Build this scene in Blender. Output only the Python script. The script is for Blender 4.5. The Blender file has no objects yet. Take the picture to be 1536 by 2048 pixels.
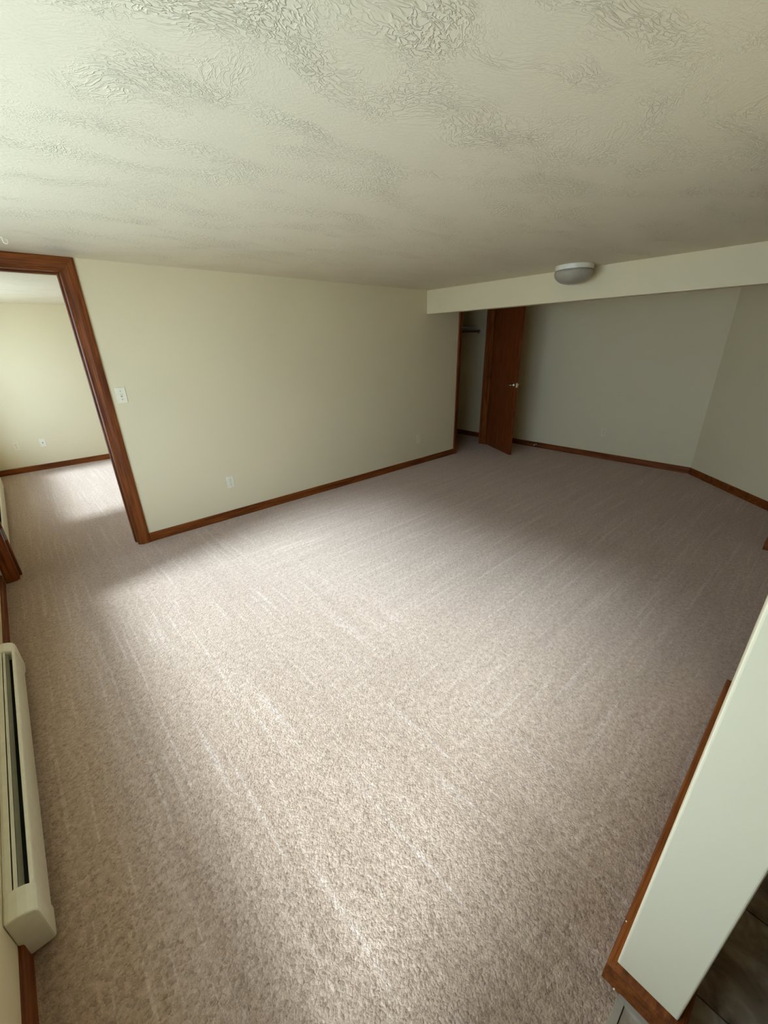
import bpy, bmesh, math, random
from mathutils import Vector, Matrix, noise as mnoise

random.seed(4)
S = bpy.context.scene
COL = S.collection

# ------------------------------------------------------------------ camera
CR = Vector((0.74484434, -0.66686292, -0.02237758))
CU = Vector((0.27370048, 0.27477636, 0.92172989))
CF = Vector((0.60851865, 0.69267005, -0.38718632))
cam_d = bpy.data.cameras.new('camera')
cam = bpy.data.objects.new('camera', cam_d)
COL.objects.link(cam)
m = Matrix((CR, CU, -CF)).transposed().to_4x4()
m.translation = (0.0, 0.0, 1.552)
cam.matrix_world = m
cam_d.sensor_fit = 'VERTICAL'
cam_d.sensor_height = 24.0
cam_d.sensor_width = 18.0
cam_d.lens = 801.77 / 2048 * 24.0
cam_d.clip_start = 0.02
cam_d.clip_end = 200
S.camera = cam

# ------------------------------------------------------------------ world (hazy daylight), veiled sun, exposure
W = bpy.data.worlds.new('overcast_sky')
S.world = W
W.use_nodes = True
bg = W.node_tree.nodes['Background']
bg.inputs[0].default_value = (0.53, 0.69, 1.0, 1)
bg.inputs[1].default_value = 8.0

sun_d = bpy.data.lights.new('veiled_sun', 'SUN')
sun_d.energy = 13.2
sun_d.angle = math.radians(18)
sun_d.color = (0.60, 0.75, 1.0)
sun = bpy.data.objects.new('veiled_sun', sun_d)
COL.objects.link(sun)
sun.rotation_euler = Vector((0.795, 0.07, -0.60)).to_track_quat('-Z', 'Y').to_euler()
sun.location = (-6, 1, 8)

S.view_settings.view_transform = 'Standard'
S.view_settings.look = 'None'
S.view_settings.gamma = 1
S.view_settings.use_curve_mapping = False
S.view_settings.exposure = 0.0

H = 2.13            # ceiling height
YA = 3.727          # far long wall (room face)
YA2 = 3.860         # its back face
XK = 5.897          # alcove back wall
XB, XB2 = 4.052, 4.172   # beam faces
ZB = 1.874          # beam underside
YF = 7.38           # far wall of the next room
BH, BT = 0.079, 0.012    # baseboard


def lw(d, y):
    """window wall: x of a point d in front of its face"""
    return -0.384 - 0.0125 * y + d


# ------------------------------------------------------------------ materials
def new_mat(name):
    mt = bpy.data.materials.new(name)
    mt.use_nodes = True
    nt = mt.node_tree
    return mt, nt, nt.nodes['Principled BSDF']


def N(nt, t, **kw):
    n = nt.nodes.new(t)
    for k, v in kw.items():
        setattr(n, k, v)
    return n


def ramp(nt, stops):
    r = N(nt, 'ShaderNodeValToRGB')
    els = r.color_ramp.elements
    while len(els) < len(stops):
        els.new(0.5)
    for e, (p, c) in zip(els, stops):
        e.position = p
        e.color = (*c, 1) if len(c) == 3 else c
    return r


def simple(name, col, rough=0.5, metal=0.0, spec=0.5):
    mt, nt, b = new_mat(name)
    tc = N(nt, 'ShaderNodeTexCoord')
    nz = N(nt, 'ShaderNodeTexNoise')
    nz.inputs['Scale'].default_value = 35
    nt.links.new(tc.outputs['Object'], nz.inputs['Vector'])
    r = ramp(nt, [(0.3, [c * 0.96 for c in col]), (0.7, [min(1, c * 1.03) for c in col])])
    nt.links.new(nz.outputs[0], r.inputs[0])
    nt.links.new(r.outputs[0], b.inputs['Base Color'])
    b.inputs['Roughness'].default_value = rough
    b.inputs['Metallic'].default_value = metal
    b.inputs['Specular IOR Level'].default_value = spec
    return mt


def wall_paint(name, col, bump=0.12):
    mt, nt, b = new_mat(name)
    tc = N(nt, 'ShaderNodeTexCoord')
    n1 = N(nt, 'ShaderNodeTexNoise')
    n1.inputs['Scale'].default_value = 130
    n1.inputs['Detail'].default_value = 3
    n2 = N(nt, 'ShaderNodeTexNoise')
    n2.inputs['Scale'].default_value = 1.3
    nt.links.new(tc.outputs['Object'], n1.inputs['Vector'])
    nt.links.new(tc.outputs['Object'], n2.inputs['Vector'])
    r = ramp(nt, [(0.3, [c * 0.97 for c in col]), (0.7, col)])
    nt.links.new(n2.outputs[0], r.inputs[0])
    nt.links.new(r.outputs[0], b.inputs['Base Color'])
    bp = N(nt, 'ShaderNodeBump')
    bp.inputs['Strength'].default_value = bump
    bp.inputs['Distance'].default_value = 0.002
    nt.links.new(n1.outputs[0], bp.inputs['Height'])
    nt.links.new(bp.outputs[0], b.inputs['Normal'])
    b.inputs['Roughness'].default_value = 0.62
    b.inputs['Specular IOR Level'].default_value = 0.3
    return mt


def ceiling_mat():
    """hand trowelled plaster: patches of short drag ridges on smooth ground"""
    mt, nt, b = new_mat('trowelled_plaster')
    L = nt.links.new
    tc = N(nt, 'ShaderNodeTexCoord')
    # warped coordinates
    wz = N(nt, 'ShaderNodeTexNoise')
    wz.inputs['Scale'].default_value = 2.2
    wz.inputs['Detail'].default_value = 2
    L(tc.outputs['Object'], wz.inputs['Vector'])
    mp = N(nt, 'ShaderNodeMapping')
    mp.inputs['Rotation'].default_value = (0, 0, math.radians(25))
    mp.inputs['Scale'].default_value = (1.0, 1.9, 1)
    mx = N(nt, 'ShaderNodeVectorMath', operation='MULTIPLY_ADD')
    mx.inputs[1].default_value = (0.35, 0.35, 0)
    L(wz.outputs['Color'], mx.inputs[0])
    L(tc.outputs['Object'], mx.inputs[2])
    L(mx.outputs[0], mp.inputs['Vector'])
    rid = N(nt, 'ShaderNodeTexNoise')
    rid.inputs['Scale'].default_value = 38
    rid.inputs['Detail'].default_value = 2.5
    rid.inputs['Roughness'].default_value = 0.55
    rid.inputs['Distortion'].default_value = 0.5
    L(mp.outputs[0], rid.inputs['Vector'])
    rr = ramp(nt, [(0.44, (0, 0, 0)), (0.50, (1, 1, 1)), (0.52, (0.55, 0.55, 0.55)), (0.60, (0, 0, 0))])
    L(rid.outputs[0], rr.inputs[0])
    patch = N(nt, 'ShaderNodeTexNoise')
    patch.inputs['Scale'].default_value = 3.4
    patch.inputs['Detail'].default_value = 3
    L(mp.outputs[0], patch.inputs['Vector'])
    pr = ramp(nt, [(0.44, (0.10, 0.10, 0.10)), (0.70, (1, 1, 1))])
    L(patch.outputs[0], pr.inputs[0])
    mul = N(nt, 'ShaderNodeMath', operation='MULTIPLY')
    L(rr.outputs[0], mul.inputs[0])
    L(pr.outputs[0], mul.inputs[1])
    soft = N(nt, 'ShaderNodeTexNoise')
    soft.inputs['Scale'].default_value = 24
    soft.inputs['Detail'].default_value = 2
    L(mp.outputs[0], soft.inputs['Vector'])
    add = N(nt, 'ShaderNodeMath', operation='MULTIPLY_ADD')
    add.inputs[1].default_value = 0.12
    L(soft.outputs[0], add.inputs[0])
    L(mul.outputs[0], add.inputs[2])
    bp = N(nt, 'ShaderNodeBump')
    bp.inputs['Strength'].default_value = 1.0
    bp.inputs['Distance'].default_value = 0.0022
    L(add.outputs[0], bp.inputs['Height'])
    L(bp.outputs[0], b.inputs['Normal'])
    # soft shade by the doorway head, painted into the ceiling colour
    geo = N(nt, 'ShaderNodeNewGeometry')
    vm = N(nt, 'ShaderNodeVectorMath', operation='DISTANCE')
    vm.inputs[1].default_value = (0.46, 3.50, H)
    sc = N(nt, 'ShaderNodeVectorMath', operation='MULTIPLY_ADD')
    sc.inputs[1].default_value = (0.16, 0.16, 0)
    L(wz.outputs['Color'], sc.inputs[0])
    sub = N(nt, 'ShaderNodeVectorMath', operation='SUBTRACT')
    sub.inputs[1].default_value = (0.08, 0.08, 0)
    L(geo.outputs['Position'], sc.inputs[2])
    L(sc.outputs[0], sub.inputs[0])
    L(sub.outputs[0], vm.inputs[0])
    sr = ramp(nt, [(0.0, (0.64, 0.555, 0.44)), (0.16, (0.80, 0.69, 0.50))])
    L(vm.outputs['Value'], sr.inputs[0])
    L(sr.outputs[0], b.inputs['Base Color'])
    b.inputs['Roughness'].default_value = 0.5
    b.inputs['Specular IOR Level'].default_value = 0.35
    return mt


def carpet_mat(name='cut_pile_carpet'):
    mt, nt, b = new_mat(name)
    L = nt.links.new
    tc = N(nt, 'ShaderNodeTexCoord')
    # tufts
    vo = N(nt, 'ShaderNodeTexVoronoi')
    vo.inputs['Scale'].default_value = 140
    vo.inputs['Randomness'].default_value = 1
    wv = N(nt, 'ShaderNodeTexNoise')
    wv.inputs['Scale'].default_value = 90
    L(tc.outputs['Object'], wv.inputs['Vector'])
    wa = N(nt, 'ShaderNodeVectorMath', operation='MULTIPLY_ADD')
    wa.inputs[1].default_value = (0.012, 0.012, 0.0)
    L(wv.outputs['Color'], wa.inputs[0])
    L(tc.outputs['Object'], wa.inputs[2])
    L(wa.outputs[0], vo.inputs['Vector'])
    fz = N(nt, 'ShaderNodeTexNoise')
    fz.inputs['Scale'].default_value = 300
    fz.inputs['Detail'].default_value = 3
    L(tc.outputs['Object'], fz.inputs['Vector'])
    cl = N(nt, 'ShaderNodeTexNoise')
    cl.inputs['Scale'].default_value = 48
    cl.inputs['Detail'].default_value = 3
    L(tc.outputs['Object'], cl.inputs['Vector'])
    # vacuum tracks: bands along y in the left of the room, along x on the right
    sx = N(nt, 'ShaderNodeSeparateXYZ')
    L(tc.outputs['Object'], sx.inputs[0])

    def stripes(vscale, seed):
        mp = N(nt, 'ShaderNodeMapping')
        mp.inputs['Scale'].default_value = vscale
        mp.inputs['Location'].default_value = (seed, seed * 2, 0)
        L(tc.outputs['Object'], mp.inputs['Vector'])
        n = N(nt, 'ShaderNodeTexNoise')
        n.inputs['Scale'].default_value = 1.0
        n.inputs['Detail'].default_value = 3
        n.inputs['Roughness'].default_value = 0.55
        L(mp.outputs[0], n.inputs['Vector'])
        return n
    sa = stripes((13, 0.9, 1), 3.1)
    sb = stripes((0.9, 12, 1), 7.7)
    mask = N(nt, 'ShaderNodeTexNoise')
    mask.inputs['Scale'].default_value = 0.8
    L(tc.outputs['Object'], mask.inputs['Vector'])
    mk = N(nt, 'ShaderNodeMath', operation='MULTIPLY_ADD')
    mk.inputs[1].default_value = 0.35
    L(sx.outputs['X'], mk.inputs[0])
    L(mask.outputs[0], mk.inputs[2])
    mr = N(nt, 'ShaderNodeMapRange')
    mr.inputs['From Min'].default_value = 0.72
    mr.inputs['From Max'].default_value = 1.05
    L(mk.outputs[0], mr.inputs['Value'])
    st = N(nt, 'ShaderNodeMix', data_type='FLOAT')
    L(mr.outputs[0], st.inputs[0])
    L(sa.outputs[0], st.inputs[2])
    L(sb.outputs[0], st.inputs[3])
    # colour
    c1 = ramp(nt, [(0.30, (0.40, 0.266, 0.172)), (0.70, (0.465, 0.315, 0.210))])
    L(st.outputs[0], c1.inputs[0])
    c2 = ramp(nt, [(0.36, (0.70, 0.66, 0.62)), (0.60, (1.08, 1.08, 1.08))])
    mixn = N(nt, 'ShaderNodeMath', operation='ADD')
    hal = N(nt, 'ShaderNodeMath', operation='MULTIPLY')
    hal.inputs[1].default_value = 0.5
    L(fz.outputs[0], mixn.inputs[0])
    L(cl.outputs[0], mixn.inputs[1])
    L(mixn.outputs[0], hal.inputs[0])
    L(hal.outputs[0], c2.inputs[0])
    def lines(vscale, seed):
        n = stripes(vscale, seed)
        rp = ramp(nt, [(0.57, (0, 0, 0)), (0.65, (1, 1, 1))])
        L(n.outputs[0], rp.inputs[0])
        return rp
    la = lines((40, 1.2, 1), 11.3)
    lb = lines((1.1, 30, 1), 5.9)
    ln = N(nt, 'ShaderNodeMix', data_type='FLOAT')
    L(mr.outputs[0], ln.inputs[0])
    L(la.outputs[0], ln.inputs[2])
    L(lb.outputs[0], ln.inputs[3])
    lit = N(nt, 'ShaderNodeMath', operation='MULTIPLY')
    lit.inputs[1].default_value = 0.42
    L(ln.outputs[0], lit.inputs[0])
    cx = N(nt, 'ShaderNodeMix', data_type='RGBA')
    cx.inputs[7].default_value = (0.62, 0.46, 0.35, 1)
    L(lit.outputs[0], cx.inputs[0])
    L(c1.outputs[0], cx.inputs[6])
    mu = N(nt, 'ShaderNodeMix', data_type='RGBA', blend_type='MULTIPLY')
    mu.inputs[0].default_value = 1
    L(cx.outputs[2], mu.inputs[6])
    L(c2.outputs[0], mu.inputs[7])
    tv = ramp(nt, [(0.0, (0.66, 0.63, 0.60)), (0.35, (0.98, 0.98, 0.98)), (1.0, (1.16, 1.16, 1.17))])
    sp = N(nt, 'ShaderNodeSeparateColor')
    L(vo.outputs['Color'], sp.inputs[0])
    L(sp.outputs[0], tv.inputs[0])
    mv = N(nt, 'ShaderNodeMix', data_type='RGBA', blend_type='MULTIPLY')
    mv.inputs[0].default_value = 0.8
    L(mu.outputs[2], mv.inputs[6])
    L(tv.outputs[0], mv.inputs[7])
    L(mv.outputs[2], b.inputs['Base Color'])
    # relief
    inv = N(nt, 'ShaderNodeMath', operation='SUBTRACT')
    inv.inputs[0].default_value = 1.0
    L(vo.outputs['Distance'], inv.inputs[1])
    h1 = N(nt, 'ShaderNodeMath', operation='MULTIPLY_ADD')
    h1.inputs[1].default_value = 0.22
    L(cl.outputs[0], h1.inputs[0])
    L(inv.outputs[0], h1.inputs[2])
    h2 = N(nt, 'ShaderNodeMath', operation='MULTIPLY_ADD')
    h2.inputs[1].default_value = 0.7
    L(fz.outputs[0], h2.inputs[0])
    L(h1.outputs[0], h2.inputs[2])
    h3 = N(nt, 'ShaderNodeMath', operation='MULTIPLY_ADD')
    h3.inputs[1].default_value = 0.9
    L(st.outputs[0], h3.inputs[0])
    L(h2.outputs[0], h3.inputs[2])
    bp = N(nt, 'ShaderNodeBump')
    bp.inputs['Strength'].default_value = 0.6
    bp.inputs['Distance'].default_value = 0.006
    L(h3.outputs[0], bp.inputs['Height'])
    L(bp.outputs[0], b.inputs['Normal'])
    b.inputs['Roughness'].default_value = 0.95
    b.inputs['Specular IOR Level'].default_value = 0.1
    b.inputs['Sheen Weight'].default_value = 0.7
    b.inputs['Sheen Roughness'].default_value = 0.45
    b.inputs['Sheen Tint'].default_value = (1.0, 0.80, 0.66, 1)
    return mt


def wood_mat(name, axis, dark, light, rough=0.5):
    """stained oak, grain along the given axis"""
    mt, nt, b = new_mat(name)
    L = nt.links.new
    tc = N(nt, 'ShaderNodeTexCoord')
    sc = [22.0, 22.0, 22.0]
    sc[axis] = 1.6
    mp = N(nt, 'ShaderNodeMapping')
    mp.inputs['Scale'].default_value = sc
    L(tc.outputs['Object'], mp.inputs['Vector'])
    n1 = N(nt, 'ShaderNodeTexNoise')
    n1.inputs['Scale'].default_value = 1.6
    n1.inputs['Detail'].default_value = 5
    n1.inputs['Distortion'].default_value = 0.6
    L(mp.outputs[0], n1.inputs['Vector'])
    sc2 = [170.0, 170.0, 170.0]
    sc2[axis] = 6.0
    mp2 = N(nt, 'ShaderNodeMapping')
    mp2.inputs['Scale'].default_value = sc2
    L(tc.outputs['Object'], mp2.inputs['Vector'])
    n2 = N(nt, 'ShaderNodeTexNoise')
    n2.inputs['Scale'].default_value = 1.0
    n2.inputs['Detail'].default_value = 2
    L(mp2.outputs[0], n2.inputs['Vector'])
    r1 = ramp(nt, [(0.34, dark), (0.66, light)])
    L(n1.outputs[0], r1.inputs[0])
    r2 = ramp(nt, [(0.36, (0.62, 0.55, 0.5)), (0.52, (1, 1, 1))])
    L(n2.outputs[0], r2.inputs[0])
    mu = N(nt, 'ShaderNodeMix', data_type='RGBA', blend_type='MULTIPLY')
    mu.inputs[0].default_value = 0.8
    L(r1.outputs[0], mu.inputs[6])
    L(r2.outputs[0], mu.inputs[7])
    L(mu.outputs[2], b.inputs['Base Color'])
    bp = N(nt, 'ShaderNodeBump')
    bp.inputs['Strength'].default_value = 0.12
    bp.inputs['Distance'].default_value = 0.001
    L(n2.outputs[0], bp.inputs['Height'])
    L(bp.outputs[0], b.inputs['Normal'])
    b.inputs['Roughness'].default_value = rough
    b.inputs['Specular IOR Level'].default_value = 0.22
    return mt


def vinyl_mat():
    mt, nt, b = new_mat('mottled_vinyl_tile')
    L = nt.links.new
    tc = N(nt, 'ShaderNodeTexCoord')
    n1 = N(nt, 'ShaderNodeTexNoise')
    n1.inputs['Scale'].default_value = 9
    n1.inputs['Detail'].default_value = 5
    n1.inputs['Distortion'].default_value = 1.2
    L(tc.outputs['Object'], n1.inputs['Vector'])
    r = ramp(nt, [(0.32, (0.15, 0.095, 0.055)), (0.5, (0.34, 0.255, 0.165)), (0.70, (0.54, 0.46, 0.35))])
    L(n1.outputs[0], r.inputs[0])
    L(r.outputs[0], b.inputs['Base Color'])
    b.inputs['Roughness'].default_value = 0.3
    return mt


def glass_pane_mat():
    mt = bpy.data.materials.new('window_glass')
    mt.use_nodes = True
    nt = mt.node_tree
    nt.nodes.clear()
    o = N(nt, 'ShaderNodeOutputMaterial')
    t = N(nt, 'ShaderNodeBsdfTransparent')
    t.inputs[0].default_value = (0.93, 0.97, 0.95, 1)
    g = N(nt, 'ShaderNodeBsdfGlossy')
    g.inputs['Roughness'].default_value = 0.02
    mx = N(nt, 'ShaderNodeMixShader')
    mx.inputs[0].default_value = 0.07
    nt.links.new(t.outputs[0], mx.inputs[1])
    nt.links.new(g.outputs[0], mx.inputs[2])
    nt.links.new(mx.outputs[0], o.inputs[0])
    return mt


M_WALL = wall_paint('cream_wall_paint', (0.80, 0.665, 0.415))
M_CEIL = ceiling_mat()
M_CARPET = carpet_mat()
DK, LT = (0.12, 0.026, 0.003), (0.28, 0.074, 0.010)
M_WX = wood_mat('stained_oak_along_x', 0, DK, LT)
M_WY = wood_mat('stained_oak_along_y', 1, DK, LT)
M_WZ = wood_mat('stained_oak_along_z', 2, DK, LT)
M_DOOR = wood_mat('stained_oak_veneer', 2, (0.14, 0.030, 0.005), (0.23, 0.056, 0.010), 0.5)
M_HEAT = simple('cream_enamel', (0.80, 0.72, 0.53), 0.42, 0.0, 0.3)
M_DAMP = simple('grey_green_enamel', (0.32, 0.30, 0.20), 0.5)
M_BLACK = simple('dark_heater_inside', (0.012, 0.012, 0.012), 0.8)
M_WHITE = simple('white_plastic', (0.86, 0.77, 0.555), 0.4, 0.0, 0.3)
M_ALMOND = simple('painted_plate', (0.84, 0.71, 0.45), 0.5, 0.0, 0.3)
M_SLOT = simple('dark_slot', (0.05, 0.045, 0.04), 0.6)
M_CHROME = simple('polished_nickel', (0.80, 0.76, 0.70), 0.16, 1.0)
M_BRONZE = simple('dull_bronze', (0.30, 0.25, 0.21), 0.45, 0.8)
M_RIM = simple('white_enamel', (0.80, 0.72, 0.57), 0.3)
M_DOME = simple('frosted_glass_bowl', (0.40, 0.345, 0.26), 0.25, 0.0, 0.3)
M_VINYL = vinyl_mat()
M_GROUT = simple('dark_grout', (0.10, 0.085, 0.07), 0.8)
M_STRIP = simple('beige_seam_filler', (0.36, 0.29, 0.20), 0.6)
M_SHELF = simple('off_white_shelf_paint', (0.55, 0.52, 0.44), 0.5)
M_FRAME = simple('white_window_vinyl', (0.82, 0.83, 0.82), 0.4)
M_GLASS = glass_pane_mat()
M_GROUND = simple('pale_gravel', (0.80, 0.78, 0.70), 0.9)
M_EXT = simple('sky_cutoff_tan', (0.6, 0.58, 0.52), 0.8)


# ------------------------------------------------------------------ mesh helpers
def link(name, bm, mat, parent=None, bevel=0.0, seg=2, smooth=False):
    bmesh.ops.recalc_face_normals(bm, faces=bm.faces)
    me = bpy.data.meshes.new(name)
    bm.to_mesh(me)
    bm.free()
    for mm in (mat if isinstance(mat, (list, tuple)) else [mat]):
        me.materials.append(mm)
    if smooth:
        for p in me.polygons:
            p.use_smooth = True
    o = bpy.data.objects.new(name, me)
    COL.objects.link(o)
    if parent is not None:
        o.parent = parent
    if bevel:
        md = o.modifiers.new('bevel', 'BEVEL')
        md.width = bevel
        md.segments = seg
        md.limit_method = 'ANGLE'
        md.angle_limit = math.radians(40)
    return o


def add_box(bm, lo, hi, xf=None):
    vs = []
    for z in (lo[2], hi[2]):
        for x, y in ((lo[0], lo[1]), (hi[0], lo[1]), (hi[0], hi[1]), (lo[0], hi[1])):
            p = Vector((x, y, z))
            vs.append(bm.verts.new(xf(p) if xf else p))
    for f in ((0, 3, 2, 1), (4, 5, 6, 7), (0, 1, 5, 4), (1, 2, 6, 5), (2, 3, 7, 6), (3, 0, 4, 7)):
        bm.faces.new([vs[i] for i in f])


def boxes(*bs, xf=None):
    bm = bmesh.new()
    for lo, hi in bs:
        add_box(bm, lo, hi, xf)
    return bm


def shear(p):
    return Vector((lw(p.x, p.y), p.y, p.z))


def add_prism(bm, prof, fn, t0, t1):
    """closed profile (a,b) extruded from t0 to t1; fn(a,b,t) -> point"""
    A = [bm.verts.new(fn(a, b, t0)) for a, b in prof]
    B = [bm.verts.new(fn(a, b, t1)) for a, b in prof]
    n = len(prof)
    for i in range(n):
        j = (i + 1) % n
        bm.faces.new([A[i], A[j], B[j], B[i]])
    bm.faces.new(A[::-1])
    bm.faces.new(B)


def add_lathe(bm, prof, seg, xf):
    """profile (r,h) about local z; xf maps Vector"""
    rings = []
    for r, h in prof:
        if r < 1e-6:
            rings.append([bm.verts.new(xf(Vector((0, 0, h))))])
        else:
            rings.append([bm.verts.new(xf(Vector((r * math.cos(2 * math.pi * k / seg), r * math.sin(2 * math.pi * k / seg), h)))) for k in range(seg)])
    for a, b in zip(rings, rings[1:]):
        for k in range(seg):
            l = (k + 1) % seg
            if len(a) == 1 and len(b) == 1:
                continue
            if len(a) == 1:
                bm.faces.new([a[0], b[k], b[l]])
            elif len(b) == 1:
                bm.faces.new([a[k], b[0], a[l]])
            else:
                bm.faces.new([a[k], b[k], b[l], a[l]])


def struct(o):
    o['kind'] = 'structure'
    return o


def empty(name, loc=(0, 0, 0)):
    e = bpy.data.objects.new(name, None)
    e.empty_display_size = 0.05
    e.location = loc
    COL.objects.link(e)
    return e


def tag(o, label, cat, group=None):
    o['label'] = label
    o['category'] = cat
    if group:
        o['group'] = group
    return o


def local(o, parent_loc):
    """children are built in world coordinates: take the parent's place off"""
    o.location = -Vector(parent_loc)
    return o


# ------------------------------------------------------------------ room shell
YR = -3.1      # wall behind the camera
W1 = (0.19, 3.04, 0.41, 2.03)     # living room window: y0, y1, z0, z1
W2 = (4.70, 7.00, 0.41, 2.03)      # next room window


def wall_with_windows(name, wins, y0, y1, t=0.15):
    bm = bmesh.new()
    cur = y0
    for a, b_, z0, z1 in wins:
        add_box(bm, (-t, cur, 0), (0, a, H), shear)
        add_box(bm, (-t, a, 0), (0, b_, z0), shear)
        add_box(bm, (-t, a, z1), (0, b_, H), shear)
        cur = b_
    add_box(bm, (-t, cur, 0), (0, y1, H), shear)
    return struct(link(name, bm, M_WALL))


wall_with_windows('wall_left', [W1, W2], YR - 0.1, YF + 0.1)

DX0, DX1, DZ = -0.336, 0.454, 2.043       # doorway clear opening
CX0, CX1, CZ = 4.757, 5.500, 2.043        # closet clear opening
J = 0.018
bm = boxes(((lw(0, YA), YA, 0), (DX0 - J, YA2, H)),
           ((DX0 - J, YA, DZ + J), (DX1 + J, YA2, H)),
           ((DX1 + J, YA, 0), (CX0 - J, YA2, H)),
           ((CX0 - J, YA, CZ + J), (CX1 + J, YA2, H)),
           ((CX1 + J, YA, 0), (XK, YA2, H)))
struct(link('wall_front', bm, M_WALL))
bm = boxes(((XK, 1.04, 0), (XK + 0.12, 4.75, H)))
struct(link('wall_back', bm, M_WALL))
# diagonal wall
bm = bmesh.new()
add_prism(bm, [(XK, 1.04), (XB2, 1.04 - (XK - XB2)), (XB2 + .1, 1.04 - (XK - XB2) - .08), (XK + .1, .96)],
          lambda a, b, t: Vector((a, b, t)), 0, H)
struct(link('wall_diagonal', bm, M_WALL))
# wall end under the beam, and the beam
bm = boxes(((XB, YR, 0), (XB2, 0.107, H)))
struct(link('wall_right', bm, M_WALL, bevel=0.004))
bm = boxes(((XB, 0.107, ZB), (XB2, YA, H)))
struct(link('ceiling_beam', bm, M_WALL, bevel=0.003))
bm = boxes(((lw(-0.2, YR), YR - 0.1, 0), (XB2, YR, H)))
struct(link('wall_rear', bm, M_WALL))
# partition whose end stands beside the camera
PX0, PX1, PY0, PY1 = 0.755, 2.100, -0.1365, -0.0037
bm = boxes(((PX0, PY0, 0), (PX1, PY1, H)))
struct(link('wall_partition', bm, M_WALL, bevel=0.005, seg=3))
# next room and closet
bm = boxes(((lw(-0.2, YF), YF, 0), (3.3, YF + 0.1, H)))
struct(link('wall_far', bm, M_WALL))
bm = boxes(((3.2, YA2, 0), (3.3, YF, H)))
struct(link('wall_next_room', bm, M_WALL))
bm = boxes(((4.3, 4.63, 0), (XK, 4.75, H)), ((4.2, YA2, 0), (4.3, 4.75, H)))
struct(link('wall_closet', bm, M_WALL))

bm = boxes(((-0.75, YR - .1, H), (XK + .12, YF + .1, H + 0.1)))
struct(link('ceiling', bm, M_CEIL))

# carpet: y > -0.03 ; kitchen tile beyond
YC = -0.03
bm = boxes(((-0.75, YC, -0.06), (XK + .12, YF + .1, 0.0)),
           ((XB2, -0.75, -0.06), (XK + .12, YC, 0.0)))
struct(link('floor', bm, M_CARPET))
kf = struct(link('floor_kitchen', boxes(((-0.75, YR - .1, -0.06), (XB2, YC, -0.006))), M_GROUT))
tile_me = None
T = 0.305
k = 0
for ix in range(-4, 12):
    for iy in range(0, 9):
        x0 = 0.577 + ix * T
        y1 = -0.045 - iy * T if iy else -0.045
        y0 = -0.045 - (iy + 1) * T
        if x0 < -0.4 or x0 + T > XB or y0 < YR or (iy > 4 and ix > 3):
            continue
        if tile_me is None:
            bm = boxes(((0.002, -T + 0.002, -0.006), (T - 0.002, -0.002, -0.001)))
            o = link('tile', bm, M_VINYL, kf)
            tile_me = o.data
        else:
            o = bpy.data.objects.new('tile', tile_me)
            COL.objects.link(o)
            o.parent = kf
        o.location = (x0, y1, 0)
seam = struct(link('trim_3', boxes(((-0.37, YC - 0.015, -0.006), (PX0 - 0.030, YC + 0.002, 0.002)),
                                   ((PX0 - 0.030, PY0 - .02, -0.006), (PX0 - 0.017, YC, 0.004))), M_STRIP, bevel=0.001))


# ------------------------------------------------------------------ baseboards
BPROF = [(0, 0), (BT, 0), (BT, BH - 0.008), (BT - 0.003, BH - 0.002), (BT - 0.006, BH), (0, BH)]


def baseboard(name, path, mat, thick=1.0):
    """sweep with mitres along floor path; room lies to the left of travel"""
    bm = bmesh.new()
    P = [Vector(p) for p in path]
    rings = []
    for i, p in enumerate(P):
        ns = []
        if i > 0:
            d = (P[i] - P[i - 1]).normalized()
            ns.append(Vector((-d.y, d.x)))
        if i < len(P) - 1:
            d = (P[i + 1] - P[i]).normalized()
            ns.append(Vector((-d.y, d.x)))
        if len(ns) == 2:
            s = ns[0] + ns[1]
            off = s * (2.0 / s.dot(s))
        else:
            off = ns[0]
        rings.append([bm.verts.new((p.x + off.x * a * thick, p.y + off.y * a * thick, b)) for a, b in BPROF])
    n = len(BPROF)
    for A, B in zip(rings, rings[1:]):
        for i in range(n):
            j = (i + 1) % n
            bm.faces.new([A[i], A[j], B[j], B[i]])
    bm.faces.new(rings[0][::-1])
    bm.faces.new(rings[-1])
    return struct(link(name, bm, mat))


HY0, HY1 = 1.08, 2.535       # heater span
baseboard('baseboard_front', [(4.680, YA), (0.546, YA)], M_WX)
bl = baseboard('baseboard_left', [(lw(0, HY0 + .02), HY0 + .02), (lw(0, YR), YR)], M_WY)
baseboard('baseboard_left', [(lw(0, YA - .018), YA - .018), (lw(0, HY1 - .02), HY1 - .02)], M_WY)
baseboard('baseboard_back', [(5.58, YA), (XK, YA), (XK, YA)][:1] + [(XK, YA - 0.001)] if False else [(XB2, 1.04 - (XK - XB2)), (XK, 1.04), (XK, YA)], M_WY)
baseboard('baseboard_closet', [(XK, YA2), (XK, 4.63), (4.3, 4.63)], M_WY)
baseboard('baseboard_partition', [(PX1, PY0), (PX0, PY0), (PX0, PY1), (PX1, PY1), (PX1, PY0)], M_WX, 1.5)
baseboard('baseboard_right', [(XB, -1.2), (XB, 0.107), (XB2, 0.107), (XB2, -0.60)], M_WX)
baseboard('baseboard_far', [(3.2, YF), (lw(0, YF), YF), (lw(0, YF), 6.7)], M_WX)

# ------------------------------------------------------------------ door casings
CP = [(0, 0), (0, 0.007), (0.003, 0.011), (0.008, 0.0125), (0.012, 0.0115), (0.018, 0.013), (0.035, 0.0165),
      (0.070, 0.018), (0.077, 0.0165), (0.080, 0.013), (0.080, 0)]


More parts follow.
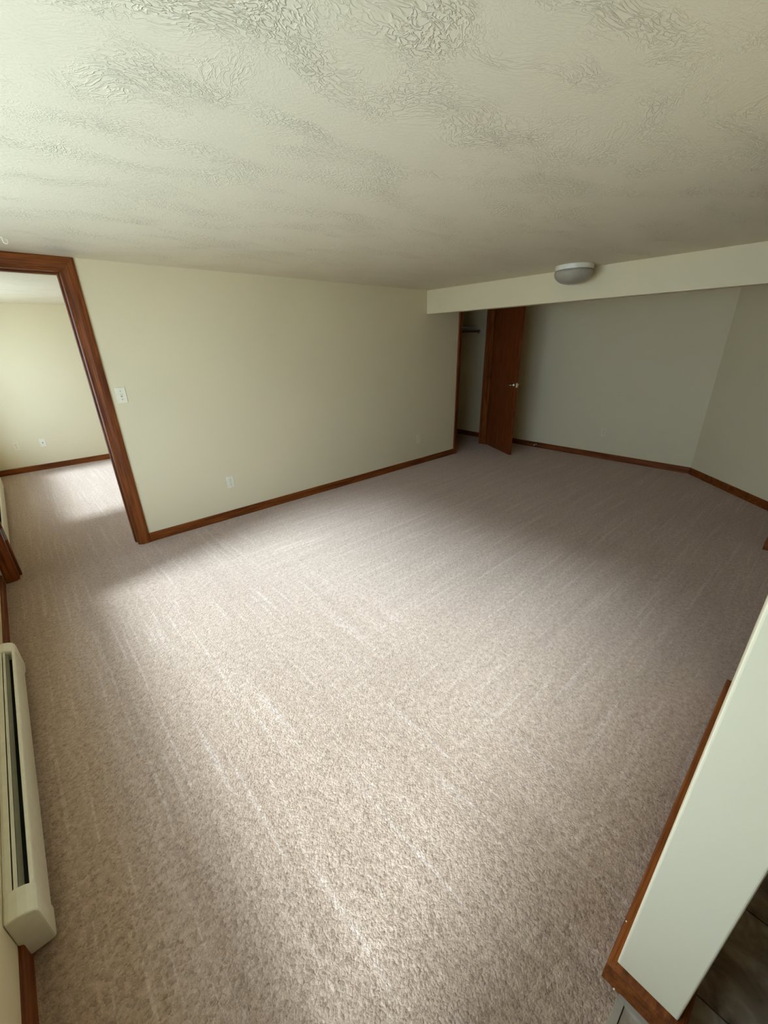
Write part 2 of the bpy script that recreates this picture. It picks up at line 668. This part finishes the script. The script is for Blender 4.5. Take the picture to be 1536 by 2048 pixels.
def casing_side(name, parent, xin, sgn, ztop, cw=0.080, yface=YA, ysgn=-1):
    """vertical casing with mitred head; inner edge at xin, grows along sgn"""
    bm = bmesh.new()
    s = cw / 0.080
    A = [bm.verts.new((xin + sgn * a * s, yface + ysgn * b, 0)) for a, b in CP]
    B = [bm.verts.new((xin + sgn * a * s, yface + ysgn * b, ztop + a)) for a, b in CP]
    n = len(CP)
    for i in range(n):
        j = (i + 1) % n
        bm.faces.new([A[i], A[j], B[j], B[i]])
    bm.faces.new(A)
    bm.faces.new(B)
    return link(name, bm, M_WZ, parent)


def casing_head(name, parent, x0, x1, zin, c0=0.080, c1=0.080, yface=YA, ysgn=-1):
    bm = bmesh.new()
    A = [bm.verts.new((x0 - a * c0 / .08, yface + ysgn * b, zin + a)) for a, b in CP]
    B = [bm.verts.new((x1 + a * c1 / .08, yface + ysgn * b, zin + a)) for a, b in CP]
    n = len(CP)
    for i in range(n):
        j = (i + 1) % n
        bm.faces.new([A[i], A[j], B[j], B[i]])
    bm.faces.new(A)
    bm.faces.new(B)
    return link(name, bm, M_WX, parent)


def doorframe(name, x0, x1, z, left_w, far_side=True):
    t = struct(empty(name))
    casing_side('side_casing', t, x1 + 0.012, 1, z + 0.007)
    casing_side('side_casing', t, x0 - 0.012, -1, z + 0.007, left_w)
    casing_head('head_casing', t, x0 - 0.012, x1 + 0.012, z + 0.007, left_w)
    ya, yb = YA - 0.001, YA2 + 0.001
    link('jamb', boxes(((x1, ya, 0), (x1 + J, yb, z + J))), M_WZ, t, bevel=0.0015)
    link('jamb', boxes(((x0 - J, ya, 0), (x0, yb, z + J))), M_WZ, t, bevel=0.0015)
    link('head_jamb', boxes(((x0, ya, z), (x1, yb, z + J))), M_WX, t, bevel=0.0015)
    return t


t1 = doorframe('trim_1', DX0, DX1, DZ, 0.066)
for (a, b_) in ((DX0, DX0 + 0.014), (DX1 - 0.011, DX1)):
    link('door_stop_strip', boxes(((a, 3.800, 0), (b_, 3.842, DZ))), M_WZ, t1, bevel=0.002)
link('door_stop_strip', boxes(((DX0 + .014, 3.800, DZ - 0.011), (DX1 - .011, 3.842, DZ))), M_WX, t1, bevel=0.002)
# hinge leaf left on the empty left jamb
hg = link('hinge', boxes(((DX0 - 0.0005, 3.742, 0.300), (DX0 + 0.003, 3.797, 0.390))), M_BRONZE, t1, bevel=0.001)
bm = bmesh.new()
add_lathe(bm, [(0, 0), (0.006, 0), (0.006, 0.090), (0, 0.090)], 14, lambda p: Vector((DX0 + 0.007, 3.793, 0.300)) + p)
link('hinge_pin', bm, M_BRONZE, hg)
for zz in (0.318, 0.345, 0.372):
    bm = bmesh.new()
    add_lathe(bm, [(0, 0.0022), (0.003, 0.0018), (0.0042, 0.0008), (0.0042, 0)], 12,
              lambda p, zz=zz: Vector((DX0 + 0.003 + p.z, 3.766 + p.x + (0.008 if zz == .345 else -.004), zz + p.y)))
    link('screw', bm, M_CHROME, hg)

t2 = doorframe('trim_2', CX0, CX1, CZ, 0.067)
t2['label'] = 'closet doorway casing'

# ------------------------------------------------------------------ closet door
d1 = struct(empty('door_1', (5.492, YA - 0.012, 0)))
ddir = Vector((-0.48, -0.877, 0)).normalized()
d1.rotation_euler = (0, 0, math.atan2(ddir.y, ddir.x))
# local x: hinge -> free edge, local -y: face turned to the room
DW = 0.742
link('door_panel', boxes(((0.0, 0.0, 0.016), (DW, 0.035, 2.03))), M_DOOR, d1, bevel=0.0015)


def lever(side):
    yb = 0.0 if side < 0 else 0.035
    base = Vector((DW - 0.060, yb, 0.985))
    bm = bmesh.new()
    add_lathe(bm, [(0, 0), (0.032, 0), (0.032, 0.004), (0.026, 0.010), (0.014, 0.013), (0.011, 0.020), (0.011, 0.046), (0.009, 0.052), (0, 0.052)],
              28, lambda p: base + Vector((p.x, side * p.z, p.y)))
    h = link('door_handle', bm, M_CHROME, d1, smooth=True)
    bm = bmesh.new()
    sec = []
    for i in range(9):
        f = i / 8
        c = base + Vector((0.006 - 0.118 * f, side * (0.046 - 0.006 * math.sin(f * 3.1)), 0.003 * math.sin(f * 4)))
        r1, r2 = 0.0095 - 0.002 * f, 0.0075 - 0.002 * f
        sec.append([bm.verts.new(c + Vector((0, r2 * math.cos(a), r1 * math.sin(a)))) for a in [2 * math.pi * q / 12 for q in range(12)]])
    for A, B in zip(sec, sec[1:]):
        for q in range(12):
            bm.faces.new([A[q], A[(q + 1) % 12], B[(q + 1) % 12], B[q]])
    bm.faces.new(sec[0])
    bm.faces.new(sec[-1])
    link('lever', bm, M_CHROME, h, smooth=True)


lever(-1)
lever(1)
link('latch_plate', boxes(((DW - 0.0005, 0.005, 0.955), (DW + 0.0015, 0.030, 1.015))), M_CHROME, d1)
for zz in (0.22, 1.02, 1.80):
    bm = bmesh.new()
    add_lathe(bm, [(0, 0), (0.006, 0), (0.006, 0.09), (0, 0.09)], 12, lambda p, zz=zz: Vector((-0.004, 0.036, zz)) + p)
    link('hinge', bm, M_BRONZE, d1)

# ------------------------------------------------------------------ closet shelf and rod
sh = empty('closet_shelf', (5.1, 4.47, 1.74))
tag(sh, 'pale closet shelf with side cleat high inside the open closet', 'shelf')
local(link('board', boxes(((4.302, 4.315, 1.748), (XK - .001, 4.629, 1.766))), M_SHELF, sh, bevel=0.002), sh.location)
local(link('cleat', boxes(((XK - 0.02, 4.315, 1.685), (XK - 0.001, 4.629, 1.747))), M_SHELF, sh, bevel=0.002), sh.location)
local(link('cleat', boxes(((4.301, 4.315, 1.685), (4.32, 4.629, 1.747))), M_SHELF, sh, bevel=0.002), sh.location)
rd = empty('closet_rod', (5.1, 4.275, 1.70))
tag(rd, 'dark round hanging rod in front of the closet shelf', 'rod')
bm = bmesh.new()
add_lathe(bm, [(0, 0), (0.016, 0), (0.016, 1.585), (0, 1.585)], 18, lambda p: Vector((4.306 + p.z, 4.275 + p.x, 1.70 + p.y)))
local(link('pole', bm, M_DOOR, rd, smooth=False), rd.location)
for xs, sg in ((XK - 0.001, -1), (4.301, 1)):
    bm = bmesh.new()
    add_lathe(bm, [(0, 0), (0.030, 0), (0.030, 0.006), (0.021, 0.010), (0.021, 0.018), (0.0165, 0.018)], 20,
              lambda p, xs=xs, sg=sg: Vector((xs + sg * p.z, 4.275 + p.x, 1.70 + p.y)))
    local(link('socket', bm, M_BRONZE, rd), rd.location)


# ------------------------------------------------------------------ baseboard heaters
def heater(name, y0, y1, label):
    mid = (lw(0.03, (y0 + y1) / 2), (y0 + y1) / 2, 0.0)
    h = empty(name, mid)
    tag(h, label, 'heater', None)
    f = lambda a, b, t: Vector((lw(a, t), t, b))
    c = 0.085
    ya, yb = y0 + 0.004, y1 - 0.004

    def part(nm, prof, mat, t0=ya, t1=yb, bev=0.0):
        bm = bmesh.new()
        add_prism(bm, prof, f, t0, t1)
        return local(link(nm, bm, mat, h, bevel=bev), mid)
    # back plate with a hood rolled over the top
    part('back_panel', [(0.001, 0.012), (0.0025, 0.012), (0.0025, 0.179), (0.008, 0.1815), (0.0205, 0.180), (0.0205, 0.1815),
                        (0.008, 0.1835), (0.001, 0.1815)], M_HEAT)
    part('hood_lip', [(0.0215, 0.174), (0.0235, 0.1795), (0.0275, 0.1795), (0.031, 0.173), (0.029, 0.172), (0.0265, 0.1775), (0.0245, 0.1775), (0.0225, 0.173)], M_HEAT)
    part('damper', [(0.0305, 0.168), (0.0385, 0.150), (0.040, 0.151), (0.0315, 0.169)], M_DAMP)
    part('front_panel', [(0.0525, 0.150), (0.0535, 0.166), (0.0555, 0.1685), (0.060, 0.1675), (0.0635, 0.163), (0.0650, 0.155), (0.0660, 0.030),
                         (0.0640, 0.026), (0.060, 0.026), (0.060, 0.028), (0.0645, 0.031), (0.0635, 0.154), (0.062, 0.161), (0.0595, 0.1655),
                         (0.0560, 0.1665), (0.0550, 0.165), (0.054, 0.150)], M_HEAT)
    part('heating_element', [(0.008, 0.05), (0.056, 0.05), (0.056, 0.125), (0.008, 0.125)], M_BLACK)
    capp = [(0.0005, 0.016), (0.0005, 0.183), (0.012, 0.1855), (0.030, 0.1845), (0.048, 0.178), (0.0600, 0.1695), (0.0660, 0.160),
            (0.0685, 0.145), (0.0695, 0.024), (0.0660, 0.016)]
    part('end_cap', capp, M_HEAT, y0, y0 + c, 0.005)
    part('end_cap', capp, M_HEAT, y1 - c, y1, 0.005)
    return h


heater('baseboard_heater', HY0, HY1, 'cream baseboard heater with dark top slot on left wall, nearest the camera')
heater('baseboard_heater', 4.05, 6.70, 'cream baseboard heater in the next room, seen through the doorway')


# ------------------------------------------------------------------ wall plates
def plate(name, at, xdir, ndir, label, cat, mat, style):
    """electrical plate: at = centre on the wall, xdir = along wall, ndir = out of wall"""
    at, xd, nd = Vector(at), Vector(xdir), Vector(ndir)
    e = empty(name, at)
    tag(e, label, cat)
    F = lambda p: xd * p.x + nd * p.y + Vector((0, 0, p.z))
    w, hh = 0.035, 0.0575
    bm = boxes(((-w, 0.0, -hh), (w, 0.0055, hh)), xf=F)
    link('cover_plate', bm, mat, e, bevel=0.0028, seg=3)

    def disc(nm, cx, cz, r, y0, y1, mt, par, flat=0.0, seg=20):
        bm = bmesh.new()
        pts = []
        for q in range(seg):
            a = 2 * math.pi * q / seg
            x, z = r * math.cos(a), r * math.sin(a)
            if flat:
                z = max(-flat, min(flat, z))
            pts.append((x, z))
        add_prism(bm, pts, lambda a, b, t: F(Vector((cx + a, t, cz + b))), y0, y1)
        return link(nm, bm, mt, par)
    if style == 'outlet':
        for s in (1, -1):
            rc = disc('receptacle', 0, s * 0.0195, 0.0172, 0.004, 0.0072, mat, e, flat=0.0140)
            for sx_, hgt in ((-0.0063, 0.0042), (0.0063, 0.0034)):
                link('slot', boxes(((sx_ - 0.0014, 0.0060, s * 0.0195 + 0.003 - hgt), (sx_ + 0.0014, 0.0075, s * 0.0195 + 0.003 + hgt)), xf=F), M_SLOT, rc)
            disc('ground_hole', 0, s * 0.0195 - 0.0085, 0.0027, 0.006, 0.0075, M_SLOT, rc, seg=12)
        disc('screw', 0, 0, 0.0032, 0.005, 0.0066, M_BRONZE, e, seg=12)
    elif style == 'switch':
        link('toggle_slot', boxes(((-0.0052, 0.005, -0.0125), (0.0052, 0.0060, 0.0125)), xf=F), M_DAMP, e)
        bm = bmesh.new()
        add_prism(bm, [(0.005, -0.006), (0.005, 0.006), (0.017, 0.0135), (0.019, 0.0105)],
                  lambda a, b, t: F(Vector((t, a, b))), -0.0042, 0.0042)
        link('toggle', bm, mat, e, bevel=0.0008)
        for z in (0.030, -0.030):
            disc('screw', 0, z, 0.0032, 0.005, 0.0066, M_BRONZE, e, seg=12)
    elif style == 'coax':
        bm = bmesh.new()
        add_lathe(bm, [(0.0075, 0.005), (0.0075, 0.0075), (0.0048, 0.0078), (0.0048, 0.015), (0.0022, 0.015), (0.0022, 0.009), (0, 0.009)], 16,
                  lambda p: F(Vector((p.x, p.z, p.y))))
        link('cable_jack', bm, M_BRONZE, e)
        for z in (0.042, -0.042):
            disc('screw', 0, z, 0.0028, 0.005, 0.0064, mat, e, seg=12)
    elif style == 'blank':
        for z in (0.042, -0.042):
            disc('screw', 0, z, 0.0032, 0.005, 0.0066, mat, e, seg=12)
    return e


plate('light_switch', (0.616, YA, 1.231), (1, 0, 0), (0, -1, 0), 'white light switch on the cream wall right of the doorway casing', 'switch', M_WHITE, 'switch')
plate('wall_outlet', (1.322, YA, 0.361), (1, 0, 0), (0, -1, 0), 'white duplex outlet low on the long cream wall, nearer the doorway', 'outlet', M_WHITE, 'outlet')
plate('wall_outlet', (3.918, YA, 0.348), (1, 0, 0), (0, -1, 0), 'wall-coloured plate low on the long wall, just below the beam end', 'outlet', M_ALMOND, 'blank')
plate('wall_outlet', (XK, 2.103, 0.362), (0, 1, 0), (-1, 0, 0), 'wall-coloured outlet on the shaded back wall right of the closet door', 'outlet', M_ALMOND, 'outlet')
plate('cable_plate', (0.123, YF, 0.375), (1, 0, 0), (0, -1, 0), 'white cable plate with centre jack on the far wall beyond the doorway', 'plate', M_WHITE, 'coax')
plate('wall_outlet', (-0.163, YF, 0.375), (1, 0, 0), (0, -1, 0), 'wall-coloured outlet on the far wall beyond the doorway, left of the cable plate', 'outlet', M_ALMOND, 'outlet')

# ------------------------------------------------------------------ ceiling light
LX, LY = 3.872, 1.862
cl = empty('ceiling_light', (LX, LY, H))
tag(cl, 'round ceiling light with white rim and grey frosted bowl beside the beam', 'ceiling light')
bm = bmesh.new()
add_lathe(bm, [(0, 0), (0.150, 0), (0.152, -0.003), (0.150, -0.034), (0.146, -0.037), (0.138, -0.036), (0, -0.034)], 56, lambda p: p.copy())
o = link('rim', bm, M_RIM, cl, smooth=True)
md = o.modifiers.new('edge', 'EDGE_SPLIT')
md.split_angle = math.radians(35)
bm = bmesh.new()
pr = [(0.138, -0.036), (0.152, -0.040), (0.157, -0.050)]
for i in range(1, 13):
    a = i / 12 * math.pi / 2
    pr.append((0.157 * math.cos(a) ** 0.85 if i < 12 else 0.0, -0.052 - 0.092 * math.sin(a)))
add_lathe(bm, pr, 56, lambda p: p.copy())
link('glass_bowl', bm, M_DOME, cl, smooth=True)

# ------------------------------------------------------------------ small things
bm = bmesh.new()
add_lathe(bm, [(0, 0), (0.012, 0), (0.012, -0.003), (0.006, -0.006), (0.0025, -0.008), (0.0025, -0.02)], 16, lambda p: Vector((0.185, 3.29, H)) + p)
sec = []
for i in range(13):
    a = math.pi * 1.4 * i / 12
    c = Vector((0.185 + 0.011 * (1 - math.cos(a)), 3.29, H - 0.019 - 0.011 * math.sin(a)))
    rad = Vector((math.cos(a), 0, math.sin(a)))
    sec.append([bm.verts.new(c + rad * 0.0025 * math.cos(q * math.pi / 4) + Vector((0, 0.0025 * math.sin(q * math.pi / 4), 0))) for q in range(8)])
for A, B in zip(sec, sec[1:]):
    for q in range(8):
        bm.faces.new([A[q], A[(q + 1) % 8], B[(q + 1) % 8], B[q]])
bm.faces.new(sec[-1])
tag(link('ceiling_hook', bm, M_WHITE), 'small white hook screwed into the ceiling in front of the doorway', 'hook')

ds = empty('door_bumper', (XK - BT, 3.052, 0.045))
tag(ds, 'small spring door bumper with white tip on the back wall baseboard', 'door stop')
bm = bmesh.new()
add_lathe(bm, [(0, 0), (0.011, 0), (0.011, 0.004), (0.005, 0.006)] + [(0.005 if i % 2 else 0.0062, 0.008 + i * 0.0022) for i in range(22)] + [(0, 0.058)], 14,
          lambda p: Vector((-p.z, p.x, p.y)))
link('spring', bm, M_BRONZE, ds)
bm = bmesh.new()
add_lathe(bm, [(0, 0.055), (0.008, 0.055), (0.0085, 0.064), (0.006, 0.069), (0, 0.07)], 14, lambda p: Vector((-p.z, p.x, p.y)))
link('rubber_tip', bm, M_WHITE, ds)

for i, (p, lab) in enumerate((((0.855, PY1 + 0.014, 0.0795), 'tiny white paint chip on the partition baseboard top, carpet side'),
                              ((0.7345, -0.018, 0.005), 'tiny white paint chip on the floor at the partition corner'))):
    bm = bmesh.new()
    bmesh.ops.create_icosphere(bm, subdivisions=1, radius=0.004)
    for v in bm.verts:
        v.co = Vector((v.co.x * 0.6, v.co.y * 0.55, v.co.z * 0.4)) * (0.8 + 0.4 * random.random()) + Vector(p)
    tag(link('paint_chip', bm, M_WHITE), lab, 'paint chip')


# ------------------------------------------------------------------ windows and outdoors
def window(name, win, n):
    y0, y1, z0, z1 = win
    w = struct(empty(name))
    fr = 0.045
    link('window_frame', boxes(((-0.13, y0, z0), (-0.06, y1, z0 + fr)), ((-0.14, y0, z1 - fr), (-0.07, y1, z1)),
                               ((-0.14, y0, z0 + fr), (-0.07, y0 + fr, z1 - fr)), ((-0.14, y1 - fr, z0 + fr), (-0.07, y1, z1 - fr)), xf=shear), M_FRAME, w, bevel=0.003)
    step = (y1 - y0 - 2 * fr) / n
    for i in range(n):
        a = y0 + fr + i * step
        if i:
            link('mullion', boxes(((-0.135, a - 0.02, z0 + fr), (-0.075, a + 0.02, z1 - fr)), xf=shear), M_FRAME, w, bevel=0.003)
        link('pane', boxes(((-0.108, a, z0 + fr - .005), (-0.104, a + step, z1 - fr + .005)), xf=shear), M_GLASS, w)
    link('window_sill', boxes(((-0.07, y0, z0 - 0.0), (0.006, y1, z0 + 0.016)), xf=shear), M_WY, w, bevel=0.004)


window('window_1', W1, 1)
window('window_2', W2, 1)
bm = boxes(((-40, -40, 0.1), (-0.62, 50, 0.25)))
struct(link('ground', bm, M_GROUND))
bm = boxes(((-1.9, -8, 3.40), (-0.58, 14, 3.55)))  # unseen slab added above the windows to cut off steep sky light
struct(link('added_sky_cutoff', bm, M_EXT))
